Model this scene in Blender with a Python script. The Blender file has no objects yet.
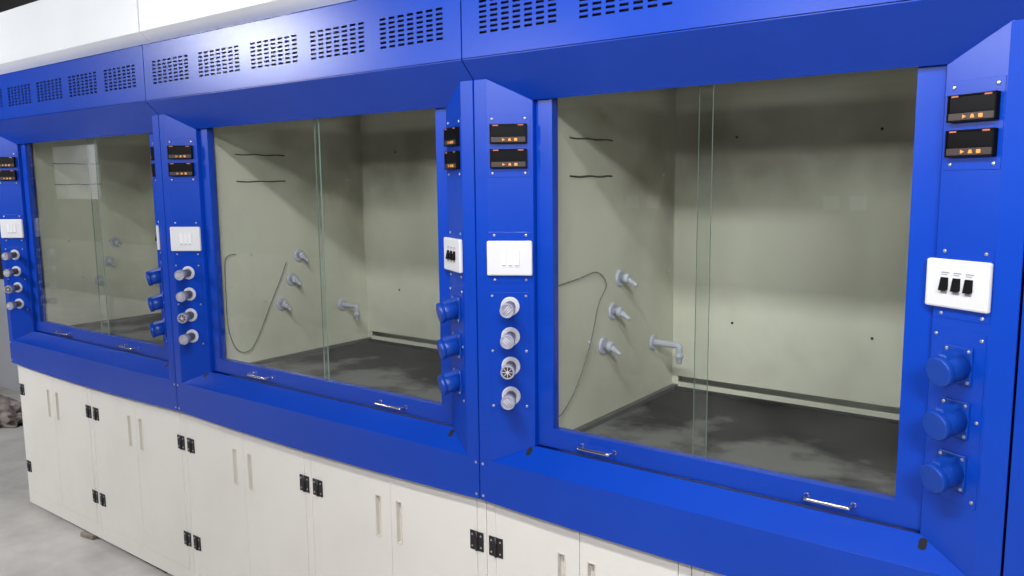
import bpy, bmesh, math, random
from mathutils import Vector, Matrix
random.seed(4)
S = bpy.context.scene
COL = S.collection
ZO = 0.05                      # height of the measuring datum above the floor

# ---------------------------------------------------------------- camera
yaw, pit, roll, FPX = 0.6463, -0.1303, -0.0109, 803.8
F = Vector((-math.sin(yaw)*math.cos(pit), math.cos(yaw)*math.cos(pit), math.sin(pit)))
R0 = Vector((math.cos(yaw), math.sin(yaw), 0)); U0 = R0.cross(F)
RR = R0*math.cos(roll) + U0*math.sin(roll); UU = -R0*math.sin(roll) + U0*math.cos(roll)
cam = bpy.data.objects.new('camera', bpy.data.cameras.new('camera')); COL.objects.link(cam)
M = Matrix((RR, UU, -F)).transposed().to_4x4(); M.translation = Vector((1.3422, -1.6234, 1.5661+ZO))
cam.matrix_world = M
cam.data.sensor_width = 36; cam.data.lens = FPX/1024*36; cam.data.clip_start = 0.02
S.camera = cam

# ---------------------------------------------------------------- world, lamps, exposure
w = bpy.data.worlds.new('world'); S.world = w; w.use_nodes = True
w.node_tree.nodes['Background'].inputs[0].default_value = (0.80, 0.88, 1.0, 1)
w.node_tree.nodes['Background'].inputs[1].default_value = 0.25
def area(name, loc, size, power, color=(1, 0.98, 0.95), rot=(0, 0, 0)):
    l = bpy.data.lights.new(name, 'AREA'); l.shape = 'RECTANGLE'; l.size, l.size_y = size
    l.energy = power; l.color = color
    o = bpy.data.objects.new(name, l); COL.objects.link(o); o.location = loc; o.rotation_euler = rot
    return o
TILT = (math.radians(50), 0, 0)          # lamps tilted to the row, since real tubes also throw light sideways
area('tube_or_fill_lamp', (-4.15, -2.5, 2.76), (1.1, 0.16), 88, (.95, .97, 1), (math.radians(35), 0, 0))
area('tube_or_fill_lamp', (-9.8, -2.6, 2.95), (1.3, 0.20), 95, (.95, .97, 1), (math.radians(-45), 0, 0))  # added lamp without a known source, brightens the opposite side for its reflection
area('tube_or_fill_lamp', (2.7, -2.7, 2.95), (1.3, 0.30), 100, (.98, .98, 1), (math.radians(38), 0, 0))
area('tube_or_fill_lamp', (0.6, -1.45, 2.95), (1.3, 0.20), 55, (.98, .98, 1))
for lx in (-9.5, -4.5, -1.0, 2.5):
    area('tube_or_fill_lamp', (lx, -6.6, 2.93), (1.3, 0.6), 95, (.97, .98, 1), TILT)
area('wall_tube_lamp', (-4.55, -4.08, 1.985), (0.025, 0.35), .6, rot=(math.pi/2, 0, math.pi))
S.view_settings.view_transform = 'Standard'; S.view_settings.look = 'None'
S.view_settings.gamma = 1; S.view_settings.use_curve_mapping = False
S.view_settings.exposure = 0.3

# ---------------------------------------------------------------- materials
def lin(c):
    return tuple(((x/255)/12.92 if x/255 <= .04045 else ((x/255+.055)/1.055)**2.4) for x in c) + (1,)
def mat(name, rgb, rough=.5, metal=0, rgb2=None, scale=6, lo=.4, hi=.65, bump=0, bscale=120, spec=.5, coat=0, detail=5, stretch=None):
    m = bpy.data.materials.new(name); m.use_nodes = True
    nt = m.node_tree; N = nt.nodes; L = nt.links; b = N['Principled BSDF']
    b.inputs['Base Color'].default_value = lin(rgb); b.inputs['Roughness'].default_value = rough
    b.inputs['Metallic'].default_value = metal; b.inputs['Specular IOR Level'].default_value = spec
    b.inputs['Coat Weight'].default_value = coat
    tc = N.new('ShaderNodeTexCoord'); vec = tc.outputs['Object']
    if stretch:
        mp = N.new('ShaderNodeMapping'); mp.inputs['Scale'].default_value = stretch
        L.new(vec, mp.inputs['Vector']); vec = mp.outputs['Vector']
    if rgb2 is not None:
        n = N.new('ShaderNodeTexNoise'); n.inputs['Scale'].default_value = scale; n.inputs['Detail'].default_value = detail
        n.inputs['Roughness'].default_value = .6
        r = N.new('ShaderNodeMapRange'); r.inputs['From Min'].default_value = lo; r.inputs['From Max'].default_value = hi
        x = N.new('ShaderNodeMix'); x.data_type = 'RGBA'
        x.inputs['A'].default_value = lin(rgb); x.inputs['B'].default_value = lin(rgb2)
        L.new(vec, n.inputs['Vector']); L.new(n.outputs['Fac'], r.inputs['Value'])
        L.new(r.outputs['Result'], x.inputs['Factor']); L.new(x.outputs['Result'], b.inputs['Base Color'])
    if bump:
        n2 = N.new('ShaderNodeTexNoise'); n2.inputs['Scale'].default_value = bscale; n2.inputs['Detail'].default_value = 2
        bp = N.new('ShaderNodeBump'); bp.inputs['Strength'].default_value = bump; bp.inputs['Distance'].default_value = .002
        L.new(vec, n2.inputs['Vector']); L.new(n2.outputs['Fac'], bp.inputs['Height']); L.new(bp.outputs['Normal'], b.inputs['Normal'])
    return m
BLUE = mat('blue_powder_coat', (4, 59, 169), .27, rgb2=(7, 63, 175), scale=3, bump=.04, bscale=260, spec=.35)
BLUEP = mat('blue_plastic', (10, 62, 158), .35, spec=.4)
CREAM = mat('cream_powder_coat', (231, 227, 219), .45, rgb2=(225, 221, 213), scale=2.5, bump=.04, bscale=240)
CANOPY = mat('off_white_paint', (232, 234, 237), .34, rgb2=(227, 229, 232), scale=2)
LINER = mat('liner_laminate', (222, 221, 203), .5, rgb2=(190, 187, 171), scale=2.2, lo=.45, hi=.85, bump=.03)
def brown_tone(m):                       # darker brownish tone: a ragged band below the top, the rear corner, and blotches
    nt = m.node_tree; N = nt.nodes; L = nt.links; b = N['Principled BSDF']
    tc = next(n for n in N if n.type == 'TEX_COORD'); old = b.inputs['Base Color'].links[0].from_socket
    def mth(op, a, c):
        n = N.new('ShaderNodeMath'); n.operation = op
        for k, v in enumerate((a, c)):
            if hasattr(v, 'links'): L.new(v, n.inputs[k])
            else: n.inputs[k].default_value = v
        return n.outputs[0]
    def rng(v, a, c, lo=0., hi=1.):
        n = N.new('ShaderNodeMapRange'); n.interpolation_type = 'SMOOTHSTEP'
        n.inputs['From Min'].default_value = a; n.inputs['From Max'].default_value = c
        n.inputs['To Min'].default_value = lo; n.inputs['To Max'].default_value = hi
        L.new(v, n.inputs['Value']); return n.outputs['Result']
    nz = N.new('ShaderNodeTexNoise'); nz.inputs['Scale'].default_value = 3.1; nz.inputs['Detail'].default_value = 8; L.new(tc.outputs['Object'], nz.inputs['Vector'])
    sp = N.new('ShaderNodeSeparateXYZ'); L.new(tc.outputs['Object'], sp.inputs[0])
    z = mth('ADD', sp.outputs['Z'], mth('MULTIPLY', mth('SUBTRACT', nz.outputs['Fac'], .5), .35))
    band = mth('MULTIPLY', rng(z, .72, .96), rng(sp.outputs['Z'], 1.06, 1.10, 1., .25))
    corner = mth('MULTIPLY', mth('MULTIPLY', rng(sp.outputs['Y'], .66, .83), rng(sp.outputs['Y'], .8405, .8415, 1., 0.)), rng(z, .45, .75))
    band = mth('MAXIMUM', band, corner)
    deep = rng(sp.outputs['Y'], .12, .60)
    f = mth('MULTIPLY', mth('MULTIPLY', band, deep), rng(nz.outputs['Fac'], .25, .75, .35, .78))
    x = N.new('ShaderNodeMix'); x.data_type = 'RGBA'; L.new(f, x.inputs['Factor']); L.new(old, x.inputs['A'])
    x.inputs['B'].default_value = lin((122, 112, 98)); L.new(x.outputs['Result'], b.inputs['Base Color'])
brown_tone(LINER)
TOP = mat('granite_worktop', (10, 10, 13), .6, rgb2=(108, 108, 105), scale=5.5, lo=.40, hi=.57, detail=8, bump=.05, spec=.08)
def grey_towards_front(m):          # grey patches: dense over the working area, fading out along the back of the slab
    nt = m.node_tree; N = nt.nodes; L = nt.links
    r = next(n for n in N if n.type == 'MAP_RANGE'); tc = next(n for n in N if n.type == 'TEX_COORD')
    nz = next(n for n in N if n.type == 'TEX_NOISE'); sp = N.new('ShaderNodeSeparateXYZ'); L.new(tc.outputs['Object'], sp.inputs[0])
    a = N.new('ShaderNodeMapRange'); a.inputs['From Min'].default_value = .30; a.inputs['From Max'].default_value = .74
    a.inputs['To Min'].default_value = .10; a.inputs['To Max'].default_value = -.34
    L.new(sp.outputs['Y'], a.inputs['Value']); ad = N.new('ShaderNodeMath'); ad.operation = 'ADD'
    L.new(nz.outputs['Fac'], ad.inputs[0]); L.new(a.outputs['Result'], ad.inputs[1]); L.new(ad.outputs[0], r.inputs['Value'])
grey_towards_front(TOP)
KERB = mat('worktop_kerb', (78, 78, 76), .45, rgb2=(60, 60, 62), scale=12)
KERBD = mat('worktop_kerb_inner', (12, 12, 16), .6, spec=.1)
WHITE = mat('white_plastic', (214, 214, 217), .4)
OFFW = mat('white_rocker_plastic', (226, 226, 228), .35)
BLACK = mat('black_plastic', (8, 7, 8), .5, spec=.12)
BEZEL = mat('display_bezel', (66, 56, 54), .3, spec=.3)
SCREEN = mat('display_screen', (5, 4, 6), .3, spec=.12)
ORANGE = mat('orange_button', (238, 158, 74), .45)
BROWN = mat('orange_brown_mark', (190, 110, 80), .5)
GREY = mat('grey_print', (140, 140, 145), .5)
CHROME = mat('chrome', (205, 205, 210), .18, metal=1)
SCREW = mat('screw_steel', (190, 192, 205), .3, metal=.8)
VALVE = mat('pale_valve_plastic', (168, 168, 182), .35, rgb2=(146, 145, 160), scale=40)
STEM = mat('dark_grey_valve_body', (72, 72, 82), .4)
FLANGE = mat('valve_flange_plastic', (204, 204, 214), .4)
HINGE = mat('black_hinge', (28, 26, 28), .4)
PIPE = mat('pale_blue_grey_plastic', (192, 195, 208), .4)
DARK = mat('dark_hole', (8, 9, 16), .8)
SOOT = mat('soot_dark', (52, 50, 44), .8, rgb2=(95, 92, 80), scale=50)
WIRE = mat('grey_wire', (120, 118, 108), .5)
SHADE = mat('handle_recess', (216, 210, 200), .5)
FLOOR = mat('dusty_concrete', (200, 196, 191), .7, rgb2=(160, 155, 150), scale=2.2, lo=.38, hi=.7, detail=9, bump=.2, bscale=60)
WALL = mat('grey_wall_paint', (176, 178, 184), .7, rgb2=(166, 168, 175), scale=1.5)
OPPCAB = mat('standin_cabinet_paint', (140, 138, 135), .6)
WALLD = mat('dark_wall', (34, 30, 32), .8, rgb2=(20, 18, 20), scale=3)
CEIL = mat('dark_ceiling', (38, 34, 36), .9)
CLOTH = mat('brown_cloth', (150, 140, 133), .9, rgb2=(118, 108, 102), scale=14, bump=.3, bscale=90)
WOOD = mat('weathered_wood', (150, 142, 130), .8, rgb2=(118, 108, 96), scale=14, stretch=(1, 8, 8))
EDGE = mat('glass_edge_green', (128, 150, 138), .15)

def glass_mat():
    m = bpy.data.materials.new('dusty_glass'); m.use_nodes = True
    nt = m.node_tree; N = nt.nodes; L = nt.links
    for n in list(N): N.remove(n)
    out = N.new('ShaderNodeOutputMaterial')
    g = N.new('ShaderNodeNewGeometry'); d = N.new('ShaderNodeVectorMath'); d.operation = 'DOT_PRODUCT'
    L.new(g.outputs['Normal'], d.inputs[0]); L.new(g.outputs['Incoming'], d.inputs[1])
    def mth(op, a, b=None):
        n = N.new('ShaderNodeMath'); n.operation = op
        if hasattr(a, 'links'): L.new(a, n.inputs[0])
        else: n.inputs[0].default_value = a
        if b is not None:
            if hasattr(b, 'links'): L.new(b, n.inputs[1])
            else: n.inputs[1].default_value = b
        return n.outputs[0]
    c = mth('ABSOLUTE', d.outputs['Value']); fr = mth('ADD', mth('MULTIPLY', mth('POWER', mth('SUBTRACT', 1.0, c), 5.0), .96), .04)
    tr = N.new('ShaderNodeBsdfTransparent'); tr.inputs[0].default_value = (.97, .985, .977, 1)
    gl = N.new('ShaderNodeBsdfGlossy'); gl.inputs['Roughness'].default_value = .015; gl.inputs[0].default_value = (1, 1, 1, 1)
    di = N.new('ShaderNodeBsdfDiffuse'); di.inputs[0].default_value = (.42, .42, .38, 1)
    tc = N.new('ShaderNodeTexCoord'); no = N.new('ShaderNodeTexNoise'); no.inputs['Scale'].default_value = 7; no.inputs['Detail'].default_value = 7
    L.new(tc.outputs['Object'], no.inputs['Vector'])
    r = N.new('ShaderNodeMapRange'); r.inputs['From Min'].default_value = .35; r.inputs['From Max'].default_value = .75
    r.inputs['To Min'].default_value = .0; r.inputs['To Max'].default_value = .028
    L.new(no.outputs['Fac'], r.inputs['Value'])
    m1 = N.new('ShaderNodeMixShader'); L.new(r.outputs['Result'], m1.inputs[0]); L.new(tr.outputs[0], m1.inputs[1]); L.new(di.outputs[0], m1.inputs[2])
    m2 = N.new('ShaderNodeMixShader'); L.new(fr, m2.inputs[0]); L.new(m1.outputs[0], m2.inputs[1]); L.new(gl.outputs[0], m2.inputs[2])
    L.new(m2.outputs[0], out.inputs[0])
    return m
GLASS = glass_mat()

# ---------------------------------------------------------------- mesh helpers
class MB:
    """collects shapes into one mesh; fr maps local (a, b, c) to the parent's space"""
    def __init__(s, fr=None): s.bm = bmesh.new(); s.fr = fr or (lambda v: Vector(v)); s.mi = 0
    def P(s, v): return s.bm.verts.new(s.fr(Vector(v)))
    def face(s, vs, smooth=False):
        f = s.bm.faces.new(vs); f.smooth = smooth; f.material_index = s.mi; return f
    def box(s, x0, x1, y0, y1, z0, z1, bev=0):
        v = [s.P((x, y, z)) for z in (z0, z1) for x, y in ((x0, y0), (x1, y0), (x1, y1), (x0, y1))]
        fs = [s.face([v[i] for i in q]) for q in ((0, 3, 2, 1), (4, 5, 6, 7), (0, 1, 5, 4), (1, 2, 6, 5), (2, 3, 7, 6), (3, 0, 4, 7))]
        if bev:
            es = list({e for f in fs for e in f.edges})
            bmesh.ops.bevel(s.bm, geom=es, offset=bev, segments=2, profile=.5, affect='EDGES')
        return s
    def prism(s, bot, top):
        a = [s.P(p) for p in bot]; b = [s.P(p) for p in top]; n = len(a)
        s.face(a[::-1]); s.face(b)
        for i in range(n): s.face([a[i], a[(i+1) % n], b[(i+1) % n], b[i]])
        return s
    def ex(s, prof, x0, x1):                              # profile in y, z extruded along x
        return s.prism([(x0, y, z) for y, z in prof], [(x1, y, z) for y, z in prof])
    def lathe(s, p, axis, prof, n=20, ang=0, sides=None):  # prof: (distance along axis, radius)
        p = Vector(p); ax = Vector(axis).normalized()
        u = ax.cross(Vector((0, 0, 1)) if abs(ax.z) < .9 else Vector((1, 0, 0))).normalized(); v = ax.cross(u)
        rings = []
        for d, r in prof:
            if r < 1e-6: rings.append([s.P(p+ax*d)])
            else: rings.append([s.P(p+ax*d+(u*math.cos(ang+2*math.pi*i/n)+v*math.sin(ang+2*math.pi*i/n))*r) for i in range(n)])
        for a, b in zip(rings, rings[1:]):
            for i in range(n):
                j = (i+1) % n
                if len(a) == 1 and len(b) == 1: continue
                if len(a) == 1: s.face([a[0], b[i], b[j]])
                elif len(b) == 1: s.face([a[i], a[j], b[0]])
                else: s.face([a[i], a[j], b[j], b[i]], n > 8)
        if len(rings[0]) > 1: s.face(rings[0][::-1])
        if len(rings[-1]) > 1: s.face(rings[-1])
        return s
    def tube(s, pts, r, n=10):
        pts = [Vector(p) for p in pts]; rings = []; up = None
        for i, p in enumerate(pts):
            t = (pts[min(i+1, len(pts)-1)]-pts[max(i-1, 0)]).normalized()
            if up is None: up = t.orthogonal().normalized()
            up = (up-t*up.dot(t)).normalized(); v = t.cross(up)
            rings.append([s.P(p+(up*math.cos(2*math.pi*k/n)+v*math.sin(2*math.pi*k/n))*r) for k in range(n)])
        for a, b in zip(rings, rings[1:]):
            for i in range(n): s.face([a[i], a[(i+1) % n], b[(i+1) % n], b[i]], True)
        s.face(rings[0][::-1]); s.face(rings[-1]); return s
    def build(s, name, mats, parent=None, loc=None, bevel=0, off=None):
        if off is not None: bmesh.ops.translate(s.bm, verts=s.bm.verts[:], vec=Vector(off))
        bmesh.ops.recalc_face_normals(s.bm, faces=s.bm.faces[:])
        me = bpy.data.meshes.new(name); s.bm.to_mesh(me); s.bm.free()
        for m in (mats if isinstance(mats, (list, tuple)) else [mats]): me.materials.append(m)
        o = bpy.data.objects.new(name, me); COL.objects.link(o)
        if loc: o.location = loc
        if parent: o.parent = parent
        if bevel:
            b = o.modifiers.new('bevel', 'BEVEL'); b.width = bevel; b.segments = 2; b.limit_method = 'ANGLE'; b.angle_limit = .6
        return o
def thing(name, label, cat, loc, group=None):
    o = bpy.data.objects.new(name, None); COL.objects.link(o); o.location = loc; o.empty_display_size = .1
    tag(o, label, cat, group); return o
def tag(o, label, cat, group=None):
    o['label'] = label; o['category'] = cat
    if group: o['group'] = group
    return o
def struct(name, mb, m, **k):
    o = mb.build(name, m, **k); o['kind'] = 'structure'; return o
def smooth_path(pts, n=8):
    pts = [Vector(p) for p in pts]; out = []
    P = [pts[0]] + pts + [pts[-1]]
    for i in range(1, len(P)-2):
        a, b, c, d = P[i-1:i+3]
        for k in range(n):
            t = k/n
            out.append(.5*((2*b)+(c-a)*t+(2*a-5*b+4*c-d)*t*t+(3*b-a-3*c+d)*t**3))
    out.append(pts[-1]); return out

# ---------------------------------------------------------------- the room
XL, XR, YF, YB, H = -13.0, 5.0, -9.0, 1.0, 3.0
struct('floor', MB().box(XL, XR, YF, YB, -.1, 0), FLOOR)
struct('ceiling', MB().box(XL, XR, YF, YB, H, H+.1), CEIL)
struct('wall_back', MB().box(XL, XR, YB, YB+.1, 0, .90), WALL)
struct('wall_upper', MB().box(XL, XR, YB, YB+.1, .90, H), WALLD)
struct('wall_left', MB().box(XL-.1, XL, YF, YB+.1, 0, H), WALLD)
struct('wall_right', MB().box(XR, XR+.1, YF, YB+.1, 0, H), WALLD)
struct('wall_front', MB().box(XL, XR, YF-.1, YF, 0, H), WALL)
struct('opposite_hood_standin', MB().box(XL, XR, -4.25, -4.13, .80, 2.25), WALLD)  # unseen stand-in for the opposite hood row, added for the glass reflections
struct('opposite_cabinet_standin', MB().box(XL, XR, -4.25, -4.10, 0, .80), OPPCAB)  # unseen stand-in for the opposite base cabinets, tone lowered to dim its reflection

for px in (-1.86, -1.67, -.29, -.11):  # pale plates added for the opposite hoods' switch plates mirrored in the glass
    struct('standin_panel_1', MB().box(px-.055, px+.055, -4.13, -4.115, 1.40, 1.50, .003), WHITE)
struct('standin_panel_2', MB().box(-12.1, -10.75, -4.13, -4.11, 1.44, 2.24, .003), WHITE)  # pale board added out of view for a light rectangle mirrored in the glass
# ---------------------------------------------------------------- fume hoods
zb, zt, ztop = .7094, .8245, 1.8285
sw, pw, Yp = .0426, .1454, .0575
zh, zhT, Yh, zs, zsb = 1.8713, 2.0711, -.0428, 1.7716, .8717
Yk, zk, zkT = -.05, 2.115, 2.33
BASE = zb + ZO

def hood(x0, W, label, nvent, ov, handles, wires=()):
    t = thing('fume_hood', label, 'fume hood', (x0, 0, BASE), 'blue fume hoods in the row')
    D = (0, 0, -zb)
    g = .0021
    def B(mb, name, m, par=t, **k): return mb.build(name, m, par, off=D, **k)
    # shell behind the front
    s = MB()
    s.box(g, .012, .121, .95, zb, zhT-.002); s.box(W-.012, W-g, .121, .95, zb, zhT-.002); s.box(.012, W-.012, .94, .95, zb, zhT-.002)
    s.box(.012, W-.012, .121, .94, zb, .835)
    B(s, 'shell', BLUE)
    # airfoil sill
    s = MB(); NS = 12; secs = []
    for k in range(NS+1):                                               # the folded front lip bows down a little mid-span
        u = k/NS; x = g+(W-2*g)*u; d = .012*4*u*(1-u)+.0003
        secs.append([s.P((x, y, z)) for y, z in ((0, zb-d), (0, zt), (Yp, zsb), (Yp+.003, .866), (.12, .866), (.12, zb), (.020, zb), (.020, zb-d))])
    s.face(secs[0][::-1]); s.face(secs[-1])
    for a, b in zip(secs, secs[1:]):
        for q in range(8): s.face([a[q], a[(q+1) % 8], b[(q+1) % 8], b[q]])
    B(s, 'sill', BLUE, bevel=.0015)
    for xs in (.012, W-.012):
        for z in (.722, .812):
            B(MB().lathe((xs, .0008, z), (0, -1, 0), [(0, .0042), (.0018, .0038), (.0024, 0)], 10), 'screw', SCREW)
    # dark sash-cord slots in the sloping top of the sill
    for xs, sg in ((.137, 1), (W-.137, -1)):
        m = MB(); n = Vector((0, -.634, .773)); a = Vector((xs, .0425, zt+.0425*.821)); d = Vector((sg*.25, .75, .62)).normalized()
        sl = Vector((0, .773, .634)); lx = Vector((1, 0, 0)); ring = []
        for k in range(16):
            an = 2*math.pi*k/16; cx = .0075*math.cos(an); cy = .007*math.sin(an) + (.006 if math.sin(an) > 0 else -.006)
            ring.append(a + lx*cx + sl*cy)
        m.prism([p-n*.004 for p in ring], [p+n*.0004 for p in ring]); B(m, 'slot_hole', DARK)
    # posts
    for side in (1, -1):
        X = (lambda x: x) if side == 1 else (lambda x: W-x)
        poly = [(g, 0), (sw, 0), (pw, Yp), (pw, .12), (g, .12)]
        bot = [(X(x), y, zt+min(y, Yp)*.821+.0002 if y < .1 else .8662) for x, y in poly]
        top = [(X(x), y, ztop-min(y, Yp)*.99-.001) for x, y in poly]
        B(MB().prism(bot, top), 'side_post', BLUE, bevel=.0012)
        tv = Vector((side*.8727, .4882, 0)); nv = Vector((side*.4882, -.8727, 0)); A = Vector((X(sw), 0, 0))
        fr = lambda v, A=A, tv=tv, nv=nv: A + tv*v[0] + nv*v[1] + Vector((0, 0, v[2]))      # (along panel, outwards, up)
        def plate(a, b, z0, z1, scr):
            p = B(MB(fr).box(a, b, 0, .0012, z0, z1), 'cover_plate', BLUE, bevel=.0005)
            for (sx, sz) in scr:
                B(MB(fr).lathe((sx, .0010, sz), (0, 1, 0), [(0, .0038), (.0018, .0036), (.0027, .002), (.0028, 0)], 10), 'screw', SCREW, p)
        plate(.002, .112, 1.580, 1.738, [(.014, 1.727), (.098, 1.727), (.014, 1.590), (.098, 1.590)])
        plate(.002, .112, 1.308, 1.440, [(.016, 1.432), (.098, 1.432), (.016, 1.316), (.098, 1.316)])
        if side == 1: plate(.002, .106, .968, 1.284, [(.008, 1.274), (.097, 1.274), (.008, 1.128), (.097, 1.128), (.008, .980), (.097, .980)])
        else: plate(.006, .112, .962, 1.288, [(.014, 1.276), (.106, 1.276), (.014, 1.125), (.014, .975)])
        for z0 in (1.665, 1.603):                                       # digital displays
            a, b, h = .009, .103, .048
            dsp = B(MB(fr).box(a, b, .001, .010, z0, z0+h, .0015).box(a, b, .009, .0125, z0, z0+.0025).box(a, b, .009, .0125, z0+h-.0025, z0+h)
                    .box(a, a+.003, .009, .0125, z0, z0+h).box(b-.003, b, .009, .0125, z0, z0+h), 'digital_display', BLACK)
            B(MB(fr).box(a+.004, b-.004, .0098, .0105, z0+.017, z0+h-.004), 'screen', SCREEN, dsp)
            B(MB(fr).box(a+.003, b-.003, .0098, .0118, z0+.003, z0+.0155, .0005), 'button_strip', BEZEL, dsp)
            for q in (a+.008, b-.022): B(MB(fr).box(q, q+.014, .0124, .0128, z0+h-.0045, z0+h-.0018), 'printed_mark', BROWN, dsp)
            mid = (a+b)/2 + (.004 if side == 1 else -.004)
            for k in (-1, 0, 1):
                c = mid+k*.0155*side; m = MB(fr)
                if k == 0: m.prism([(c-.004, .0115, z0+.006), (c+.004, .0115, z0+.006), (c+.002, .0115, z0+.0125), (c-.002, .0115, z0+.0125)], [(c-.004, .0132, z0+.006), (c+.004, .0132, z0+.006), (c+.002, .0132, z0+.0125), (c-.002, .0132, z0+.0125)])
                elif k == -1: m.prism([(c-side*.0035, .0115, z0+.0055), (c+side*.004, .0115, z0+.009), (c-side*.0035, .0115, z0+.0125)], [(c-side*.0035, .0132, z0+.0055), (c+side*.004, .0132, z0+.009), (c-side*.0035, .0132, z0+.0125)])
                else: m.box(c-.004, c+.004, .0115, .0132, z0+.0055, z0+.0125, .0006)
                B(m, 'button', ORANGE, dsp)
        # switch plate
        a, b = (-.003, .115) if side == 1 else (.0, .128)
        sp = B(MB(fr).box(a, b, .0012, .012, 1.328, 1.418, .004), 'switch_plate', WHITE)
        if side == 1:
            for k in range(3):
                c = .042+k*.0165
                B(MB(fr).box(c-.0072, c+.0072, .011, .0135, 1.350, 1.396, .0012), 'rocker', OFFW, sp)
            for k in range(3):
                c = .042+k*.0165; B(MB(fr).box(c-.005, c+.005, .0133, .0138, 1.353, 1.3555), 'rocker_mark', GREY, sp)
        else:
            for k in range(3):
                c = .0385+k*.0245
                B(MB(fr).prism([(c-.008, .0115, 1.362), (c+.008, .0115, 1.362), (c+.008, .0115, 1.385), (c-.008, .0115, 1.385)],
                               [(c-.008, .019, 1.360), (c+.008, .019, 1.360), (c+.008, .0135, 1.384), (c-.008, .0135, 1.384)]), 'rocker', BLACK, sp, bevel=.0015)
                B(MB(fr).box(c-.006, c+.006, .0118, .0138, 1.355, 1.3595, .0008), 'rocker_base', GREY, sp)
                B(MB(fr).box(c-.009, c+.007, .0119, .0123, 1.3925, 1.3945), 'printed_line', GREY, sp)
                B(MB(fr).box(c-.005, c+.007, .0119, .0123, 1.3890, 1.3905), 'printed_line', GREY, sp)
        if side == 1:
            for z in (1.250, 1.170, 1.091, 1.011):                      # gas and water valves
                ax = Vector((0, 1, -.04)).normalized(); c = (.0555, .001, z-.003)
                fl = B(MB(fr).lathe(c, (0, 1, 0), [(0, .0250), (.003, .0248), (.0045, .0225)], 28), 'valve_flange', FLANGE)
                B(MB(fr).lathe((.0555, .003, z-.003), ax, [(0, .0145), (.036, .0145), (.040, .0150)], 20), 'valve_stem', STEM, fl)
                cp = MB(fr).lathe((.0555, .003, z-.003), ax, [(.038, .012), (.039, .0178), (.062, .0186), (.0645, .0178), (.0645, .0154), (.0625, .0148)], 24)
                B(cp, 'valve_cap', VALVE, fl)
                rim = MB(fr); an = random.uniform(0, 3)
                e1 = Vector((1, 0, 0)); e2 = ax.cross(e1)
                if abs(z-1.091) < .01:
                    B(MB(fr).lathe(Vector((.0555, .003, z-.003))+ax*.0623, ax, [(0, .0138), (.0006, .0138)], 20), 'valve_face', BEZEL, fl)
                    for k in range(8):
                        d = e1*math.cos(k*math.pi/4)+e2*math.sin(k*math.pi/4); o = Vector((.0555, .003, z-.003))+ax*.0635
                        rim.tube([o+d*.004, o+d*.0135], .0008, 6)
                    rim.lathe(Vector((.0555, .003, z-.003))+ax*.0625, ax, [(0, .0045), (.002, .004)], 12)
                else:
                    d = e1*math.cos(an)+e2*math.sin(an); q = e1*-math.sin(an)+e2*math.cos(an); o = Vector((.0555, .003, z-.003))+ax*.0635
                    for kk in (-1, 0, 1): rim.tube([o-d*.0125+q*.005*kk, o+d*.0125+q*.005*kk], .0013, 6)
                B(rim, 'valve_grip', FLANGE, fl)
        else:
            for z in (1.226, 1.125, 1.024):                             # covered blue power sockets
                ax = Vector((.10, 1, -.18)).normalized(); c = Vector((.0535, .003, z-.002))
                sk = B(MB(fr).box(.028, .085, .001, .006, z-.036, z+.034, .002), 'power_socket', BLUEP)
                m = MB(fr).lathe(c, ax, [(0, .0255), (.036, .025), (.039, .024)], 28); B(m, 'barrel', BLUEP, sk)
                m = MB(fr).lathe(c, ax, [(.038, .0265), (.040, .0280), (.050, .0280), (.0515, .0268), (.052, .025)], 28); B(m, 'lid', BLUEP, sk)
                hc = c + ax*.034
                m = MB(fr).prism([(.044, .006, z+.018), (.068, .006, z+.018), (.064, .006, z+.030), (.048, .006, z+.030)],
                                 [(hc.x-.010, .046, z+.014), (hc.x+.010, .046, z+.014), (hc.x+.007, .044, z+.022), (hc.x-.007, .044, z+.022)])
                B(m, 'lid_hinge', BLUEP, sk)
                for sx in (.034, .079):
                    for dz in (-.030, .027): B(MB(fr).lathe((sx, .0055, z+dz), (0, 1, 0), [(0, .0036), (.0015, .0034), (.0022, 0)], 10), 'screw', SCREW, sk)
    # header: sloping underside, perforated face
    hd = MB()
    hd.ex([(Yh, zh), (Yp, zs), (Yp, zs+.004), (Yh, zh+.004)], g, W-g)
    hd.ex([(Yh, zhT-.003), (Yp, zhT-.003), (Yp, zhT), (Yh, zhT)], g, W-g)
    hd.box(g, W-g, Yp-.002, Yp, zs+.003, zhT-.003)
    for xs in (g, W-g-.003): hd.prism([(xs, Yh+.001, zh+.004), (xs, Yp-.002, zs+.006), (xs, Yp-.002, zhT-.003), (xs, Yh+.001, zhT-.003)],
                                      [(xs+.003, Yh+.001, zh+.004), (xs+.003, Yp-.002, zs+.006), (xs+.003, Yp-.002, zhT-.003), (xs+.003, Yh+.001, zhT-.003)])
    vx = [.058+.2885*k for k in range(nvent)]; vw = .227; vz0, vz1 = 1.924, 2.012; th = .0015
    hd.box(g, W-g, Yh, Yh+th, zh+.002, vz0); hd.box(g, W-g, Yh, Yh+th, vz1, zhT-.001)
    xs = [g] + [v for x in vx for v in (x-.004, x+vw+.004)] + [W-g]
    for a, b in zip(xs[::2], xs[1::2]): hd.box(a, b, Yh, Yh+th, vz0, vz1)
    head = B(hd, 'header', BLUE)
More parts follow.
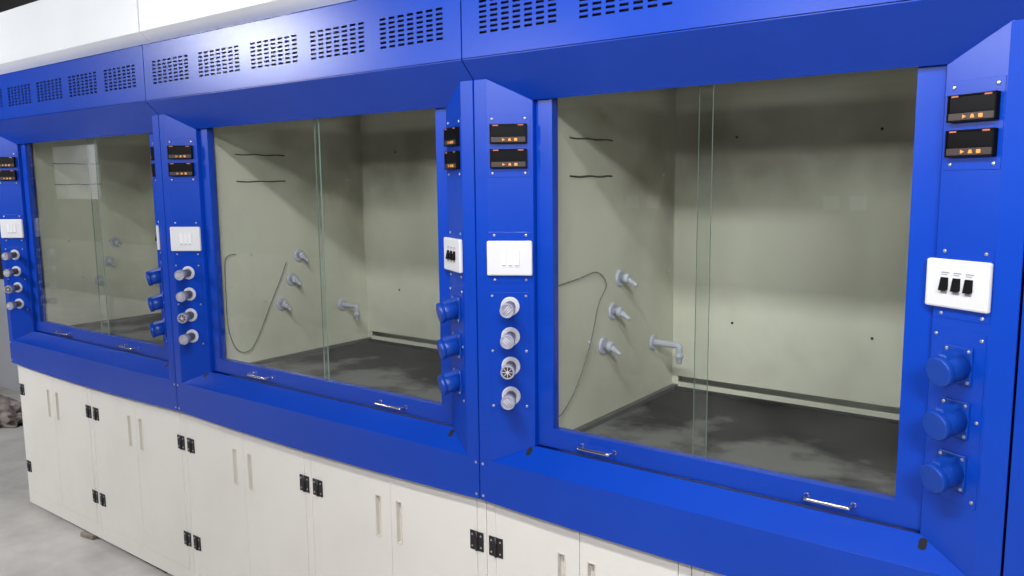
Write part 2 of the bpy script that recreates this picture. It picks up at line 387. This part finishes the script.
    for x in vx:
        m = MB(); px = vw/6.68; swd = .0228; cols = [x-.004]
        for k in range(7): cols += [x+k*px, x+k*px+swd]
        cols.append(x+vw+.004)
        pz = .0122; rows = [vz0]
        for k in range(7): rows += [1.9285+k*pz, 1.9285+k*pz+.0062]
        rows.append(vz1)
        V = {}
        def vv(i, j, y):
            if (i, j, y) not in V: V[i, j, y] = m.P((cols[i], y, rows[j]))
            return V[i, j, y]
        solid = lambda i, j: 0 <= i < len(cols)-1 and 0 <= j < len(rows)-1 and not (i % 2 == 1 and j % 2 == 1)
        for i in range(len(cols)-1):
            for j in range(len(rows)-1):
                if not solid(i, j): continue
                for y in (Yh, Yh+th): m.face([vv(i, j, y), vv(i+1, j, y), vv(i+1, j+1, y), vv(i, j+1, y)])
                for (di, dj, p, q) in ((-1, 0, (i, j), (i, j+1)), (1, 0, (i+1, j), (i+1, j+1)), (0, -1, (i, j), (i+1, j)), (0, 1, (i, j+1), (i+1, j+1))):
                    if not solid(i+di, j+dj): m.face([vv(*p, Yh), vv(*q, Yh), vv(*q, Yh+th), vv(*p, Yh+th)])
        B(m, 'vent_grille', BLUE, head)
    B(MB().box(.01, W-.01, Yh+.010, Yh+.013, zh+.02, zhT-.01), 'slot_shade_sheet', DARK, head)  # dark sheet added behind the slots in place of the shade inside
    # duct cover above the header
    B(MB().ex([(Yk, zk), (-.004, zhT+.001), (.93, zhT+.001), (.93, zkT), (Yk, zkT)], g+.001, W-g-.001), 'duct_cover', CANOPY, bevel=.002)
    # chamber
    il = .16
    ln = MB().box(.1475, il, .1215, .935, .840, 2.04).box(W-il, W-.1475, .1215, .935, .840, 2.04)
    ln.box(il, W-il, .925, .935, .840, 2.04).box(il, W-il, .1215, .925, 2.03, 2.04)
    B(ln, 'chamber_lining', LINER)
    bf = MB().box(il+.0235, W-il-.0235, .842, .850, .910, 1.93)
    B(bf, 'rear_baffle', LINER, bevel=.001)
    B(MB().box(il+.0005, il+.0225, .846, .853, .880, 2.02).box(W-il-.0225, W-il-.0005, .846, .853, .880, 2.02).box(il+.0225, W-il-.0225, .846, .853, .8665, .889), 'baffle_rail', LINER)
    for bx, bz in ((.21, 1.11), (.63, 1.105), (.21, 1.70), (.63, 1.705)):
        B(MB().lathe((bx+(W-1.215)*(bx > .5)+.16, .8422, bz), (0, -1, 0), [(0, .0045), (.002, .004), (.003, 0)], 10), 'screw', DARK)
    wt = B(MB().box(il+.0005, W-il-.0005, .1215, .845, .8355, .865), 'worktop', TOP)
    kb = MB(); kb.box(il+.0008, il+.018, .1215, .845, .862, .879); kb.box(W-il-.018, W-il-.0008, .1215, .845, .862, .879)
    B(kb, 'kerb', KERB, wt, bevel=.002)
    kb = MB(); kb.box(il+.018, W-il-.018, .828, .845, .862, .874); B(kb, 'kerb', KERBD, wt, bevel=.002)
    # soot-edged slots, bolts, service nozzles on the left-hand lining
    for z in (1.683, 1.581):
        m = MB()
        pts = [(il+.0012, .205+.028*k, z+.0012*math.sin(k*1.7+z*9)) for k in range(9)]; m.tube(smooth_path(pts, 4), .0024, 6)
        B(m, 'soot_slot', SOOT)
    for y, z in ((.252, 1.30), (.305, 1.112), (.800, 1.270), (.757, 1.586)):
        B(MB().lathe((il, y, z), (1, 0, 0), [(0, .0055), (.004, .005), (.006, 0)], 10), 'bolt_head', FLANGE)
    for y, z in ((.479, 1.280), (.437, 1.185), (.382, 1.090)):
        fl = B(MB().lathe((il, y, z), (1, 0, 0), [(0, .026), (.005, .026), (.008, .022)], 24), 'service_nozzle', PIPE)
        m = MB().lathe((il+.006, y, z), (1, 0, 0), [(0, .013), (.012, .013), (.012, .015), (.024, .015), (.028, .011)], 6 if False else 14)
        B(m, 'collar', PIPE, fl)
        ax = Vector((1, .12, -.62)).normalized(); p0 = Vector((il+.024, y, z))
        prof = [(-.004, .010), (.004, .010)]
        for k in range(4): prof += [(.008+k*.008, .0092-k*.0009), (.0155+k*.008, .0070-k*.0009)]
        B(MB().lathe(p0, ax, prof, 14), 'hose_tail', PIPE, fl)
    y, z = .70, 1.047
    fl = B(MB().lathe((il, y, z), (1, 0, 0), [(0, .026), (.005, .026), (.008, .021)], 24), 'water_tap', PIPE)
    B(MB().tube(smooth_path([(il+.005, y, z), (il+.05, y, z), (il+.083, y, z-.0005), (il+.092, y, z-.004), (il+.094, y, z-.013), (il+.094, y, z-.034)], 5), .0105, 14), 'spout', PIPE, fl)
    B(MB().lathe((il+.094, y, z-.028), (0, 0, -1), [(0, .0135), (.010, .0135), (.012, .0115), (.026, .0085), (.032, .0075)], 16), 'nozzle_tip', PIPE, fl)
    # thin wires clipped to the left-hand lining
    for pts in wires:
        B(MB().tube(smooth_path(pts, 8), .0016, 6), 'wire', WIRE)
    # sash
    g0, gz0 = .1955, .9235
    sh = MB(); sh.box(.1475, g0, .070, .096, .8735, 1.99); sh.box(W-g0, W-.1475, .070, .096, .8735, 1.99)
    sh.box(g0, W-g0, .070, .096, .8735, gz0); sh.box(g0, W-g0, .070, .096, 1.96, 1.99)
    sash = B(sh, 'sash', BLUE)
    for a, b, ya in ((g0-.004, ov[1], .0755), (ov[0], W-g0+.004, .0860)):
        m = MB().box(a, b, ya, ya+.005, gz0-.003, 1.964)
        m.bm.faces.ensure_lookup_table()
        for f in m.bm.faces:
            n = f.calc_center_median()
            if abs(n.x-a) < 1e-5 or abs(n.x-b) < 1e-5: f.material_index = 1
        B(m, 'glass_pane', [GLASS, EDGE], sash)
    for a, b in handles:
        zz = .897
        B(MB().tube(smooth_path([(a, .070, zz), (a, .052, zz), (a+.003, .046, zz), (a+.009, .043, zz), (b-.009, .043, zz), (b-.003, .046, zz), (b, .052, zz), (b, .070, zz)], 4), .0042, 10)
          .lathe((a, .0705, zz), (0, -1, 0), [(0, .0060), (.002, .0055)], 12).lathe((b, .0705, zz), (0, -1, 0), [(0, .0060), (.002, .0055)], 12), 'sash_handle', CHROME, sash)
    return t

WA = [[(.164, .135, 1.292), (.164, .25, 1.302), (.166, .34, 1.310), (.170, .385, 1.270), (.168, .345, 1.218), (.166, .305, 1.112), (.166, .235, 1.005), (.166, .165, .945), (.166, .135, .935)]]
WB = [[(.168, .180, 1.308), (.168, .145, 1.303), (.168, .130, 1.271), (.168, .127, 1.138), (.168, .131, 1.022), (.168, .165, .939), (.168, .219, .929), (.168, .263, .982), (.168, .327, 1.101), (.169, .375, 1.189), (.170, .408, 1.258)]]
W3 = 1.218
hood(-3.0, 1.5, 'wide blue fume hood at the far left end of the row, beside the bare wall', 5, (.765, .850), [(.40, .51), (.99, 1.10)])
hood(-1.5, 1.5, 'wide blue fume hood in the middle of the row, white glare on its vented header', 5, (.766, .800), [(.395, .505), (1.05, 1.16)], WB)
hood(0.0, W3, 'narrower blue fume hood nearest the camera, clear view of its cream lining and taps', 4, (.579, .616), [(.285, .380), (.850, .945)], WA)
hood(W3, 1.5, 'blue fume hood cut off by the right edge, only its front strip showing', 5, (.766, .800), [(.395, .505), (1.05, 1.16)])

# ---------------------------------------------------------------- base cabinets
def cabinet(x0, W, label, split=.5, hl=(.055, .035)):
    yb, z0, z1 = .0262, -.022, zb-.0005
    t = thing('base_cabinet', label, 'cabinet', (x0, 0, 0), 'cream base cabinets under the hoods')
    D = (0, 0, ZO); g = .0012
    def B(mb, name, m, par=t, **k): return mb.build(name, m, par, off=D, **k)
    st = .034; dz0, dz1 = .045, zb-.012; xm = W*split
    b = MB()
    b.box(g, .018, yb+.022, .90, z0, z1); b.box(W-.018, W-g, yb+.022, .90, z0, z1); b.box(.018, W-.018, .89, .90, z0, z1)
    b.box(.018, W-.018, yb+.022, .89, z0, z0+.018); b.box(.018, W-.018, yb+.022, .89, z1-.018, z1)
    b.box(g, st-.0015, yb, yb+.022, z0, z1); b.box(W-st+.0015, W-g, yb, yb+.022, z0, z1)
    b.box(st-.0015, W-st+.0015, yb, yb+.022, z0, dz0-.002); b.box(st-.0015, W-st+.0015, yb, yb+.022, dz1+.002, z1)
    B(b, 'body', CREAM, bevel=.0008)
    for xa, xb, hx in ((st, xm-.001, xm-hl[0]), (xm+.001, W-st, xm+hl[1])):
        hw, hz0, hz1 = .011, .478, .612
        m = MB(); y0, y1 = yb-.0005, yb+.018
        m.box(xa, hx-hw, y0, y1, dz0, dz1); m.box(hx+hw, xb, y0, y1, dz0, dz1)
        m.box(hx-hw, hx+hw, y0, y1, dz0, hz0); m.box(hx-hw, hx+hw, y0, y1, hz1, dz1); m.box(hx-hw, hx+hw, y0+.016, y1, hz0, hz1)
        d = B(m, 'door', CREAM)
        rm = MB(); e = .0016
        rm.box(hx-hw-e, hx-hw+e, y0-.0015, y0+.011, hz0-e, hz1+e); rm.box(hx+hw-e, hx+hw+e, y0-.0015, y0+.011, hz0-e, hz1+e)
        rm.box(hx-hw+e, hx+hw-e, y0-.0015, y0+.011, hz0-e, hz0+e); rm.box(hx-hw+e, hx+hw-e, y0-.0015, y0+.011, hz1-e, hz1+e)
        B(rm, 'handle', SHADE, d)
        hxx = xa if xa == st else xb
        for hz in (.571, .174):
            h = MB(); y = yb-.0005
            h.box(hxx-.024, hxx-.0035, y-.0025, y, hz-.028, hz+.028, .0008); h.box(hxx+.0035, hxx+.024, y-.0025, y, hz-.028, hz+.028, .0008)
            h.lathe((hxx, y-.003, hz-.028), (0, 0, 1), [(0, .0042), (.056, .0042)], 10)
            h.mi = 1
            for dx in (-.0155, .0155):
                for dz in (-.017, .017): h.lathe((hxx+dx, y-.0024, hz+dz), (0, -1, 0), [(0, .0032), (.0012, .003), (.0016, 0)], 8)
            B(h, 'hinge', [HINGE, SCREW], d)
    for fx in (.06, W-.06):
        for fy in (.10, .82):
            B(MB().lathe((fx, fy, -ZO), (0, 0, 1), [(0, .022), (.006, .022), (.010, .010), (.029, .010)], 16), 'levelling_foot', HINGE)
    return t
cabinet(-3.0, .75, 'cream two-door base cabinet at the far left end, beside the crumpled cloth')
cabinet(-2.25, .75, 'cream two-door base cabinet second from the left, under the right half of the far hood')
cabinet(-1.5, .75, 'cream two-door base cabinet under the left half of the middle hood')
cabinet(-.75, .75, 'cream two-door base cabinet under the right half of the middle hood')
cabinet(0, W3/2, 'narrow cream two-door base cabinet below the left half of the nearest hood')
cabinet(W3/2, W3/2, 'narrow cream base cabinet below the right half of the nearest hood, at the bottom edge')
cabinet(W3, .75, 'cream base cabinet under the hood cut off by the right edge')
cabinet(W3+.75, .75, 'cream base cabinet furthest right in the row, beyond the right edge')

# ---------------------------------------------------------------- things on the floor
def cloth():
    bm = bmesh.new(); bmesh.ops.create_icosphere(bm, subdivisions=5, radius=1)
    from mathutils import noise
    for v in bm.verts:
        p = v.co.copy(); n = noise.fractal(p*2.2+Vector((3, 1, 7)), .8, 2.2, 5); rdg = abs(noise.noise(p*3.5+Vector((9, 2, 4))))
        s = 1+.22*n-.38*rdg
        v.co = Vector((p.x*.33*s, p.y*.17*s, max(0, (p.z*.7+.25)*.19*s)))
    for f in bm.faces: f.smooth = True
    me = bpy.data.meshes.new('cloth'); bm.to_mesh(me); bm.free(); me.materials.append(CLOTH)
    o = bpy.data.objects.new('crumpled_cloth', me); COL.objects.link(o); o.location = (-4.85, .55, 0); o.rotation_euler = (0, 0, .3)
    tag(o, 'crumpled brown-grey cloth on the floor at the left by the wall', 'cloth')
cloth()
m = MB().box(-.045, .045, -.022, .022, 0, .022, .003)
o = m.build('wooden_block', WOOD, loc=(-2.385, .035, 0)); o.rotation_euler = (0, 0, .15)
tag(o, 'small weathered wooden block on the floor before the second cabinet', 'block')

m = MB().tube(smooth_path([(-2.87, .060, .007), (-2.6, .056, .007), (-2.3, .058, .007), (-2.0, .055, .007), (-1.76, .053, .007)], 6), .0075, 8)  # black strip added to paint the dark shaded gap below the cabinets
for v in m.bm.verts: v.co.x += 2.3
tag(m.build('gap_shade_strip', BLACK, loc=(-2.3, 0, 0)), 'thin black strip standing in for the shaded gap along the foot of the left cabinets', 'gap_shade_strip')
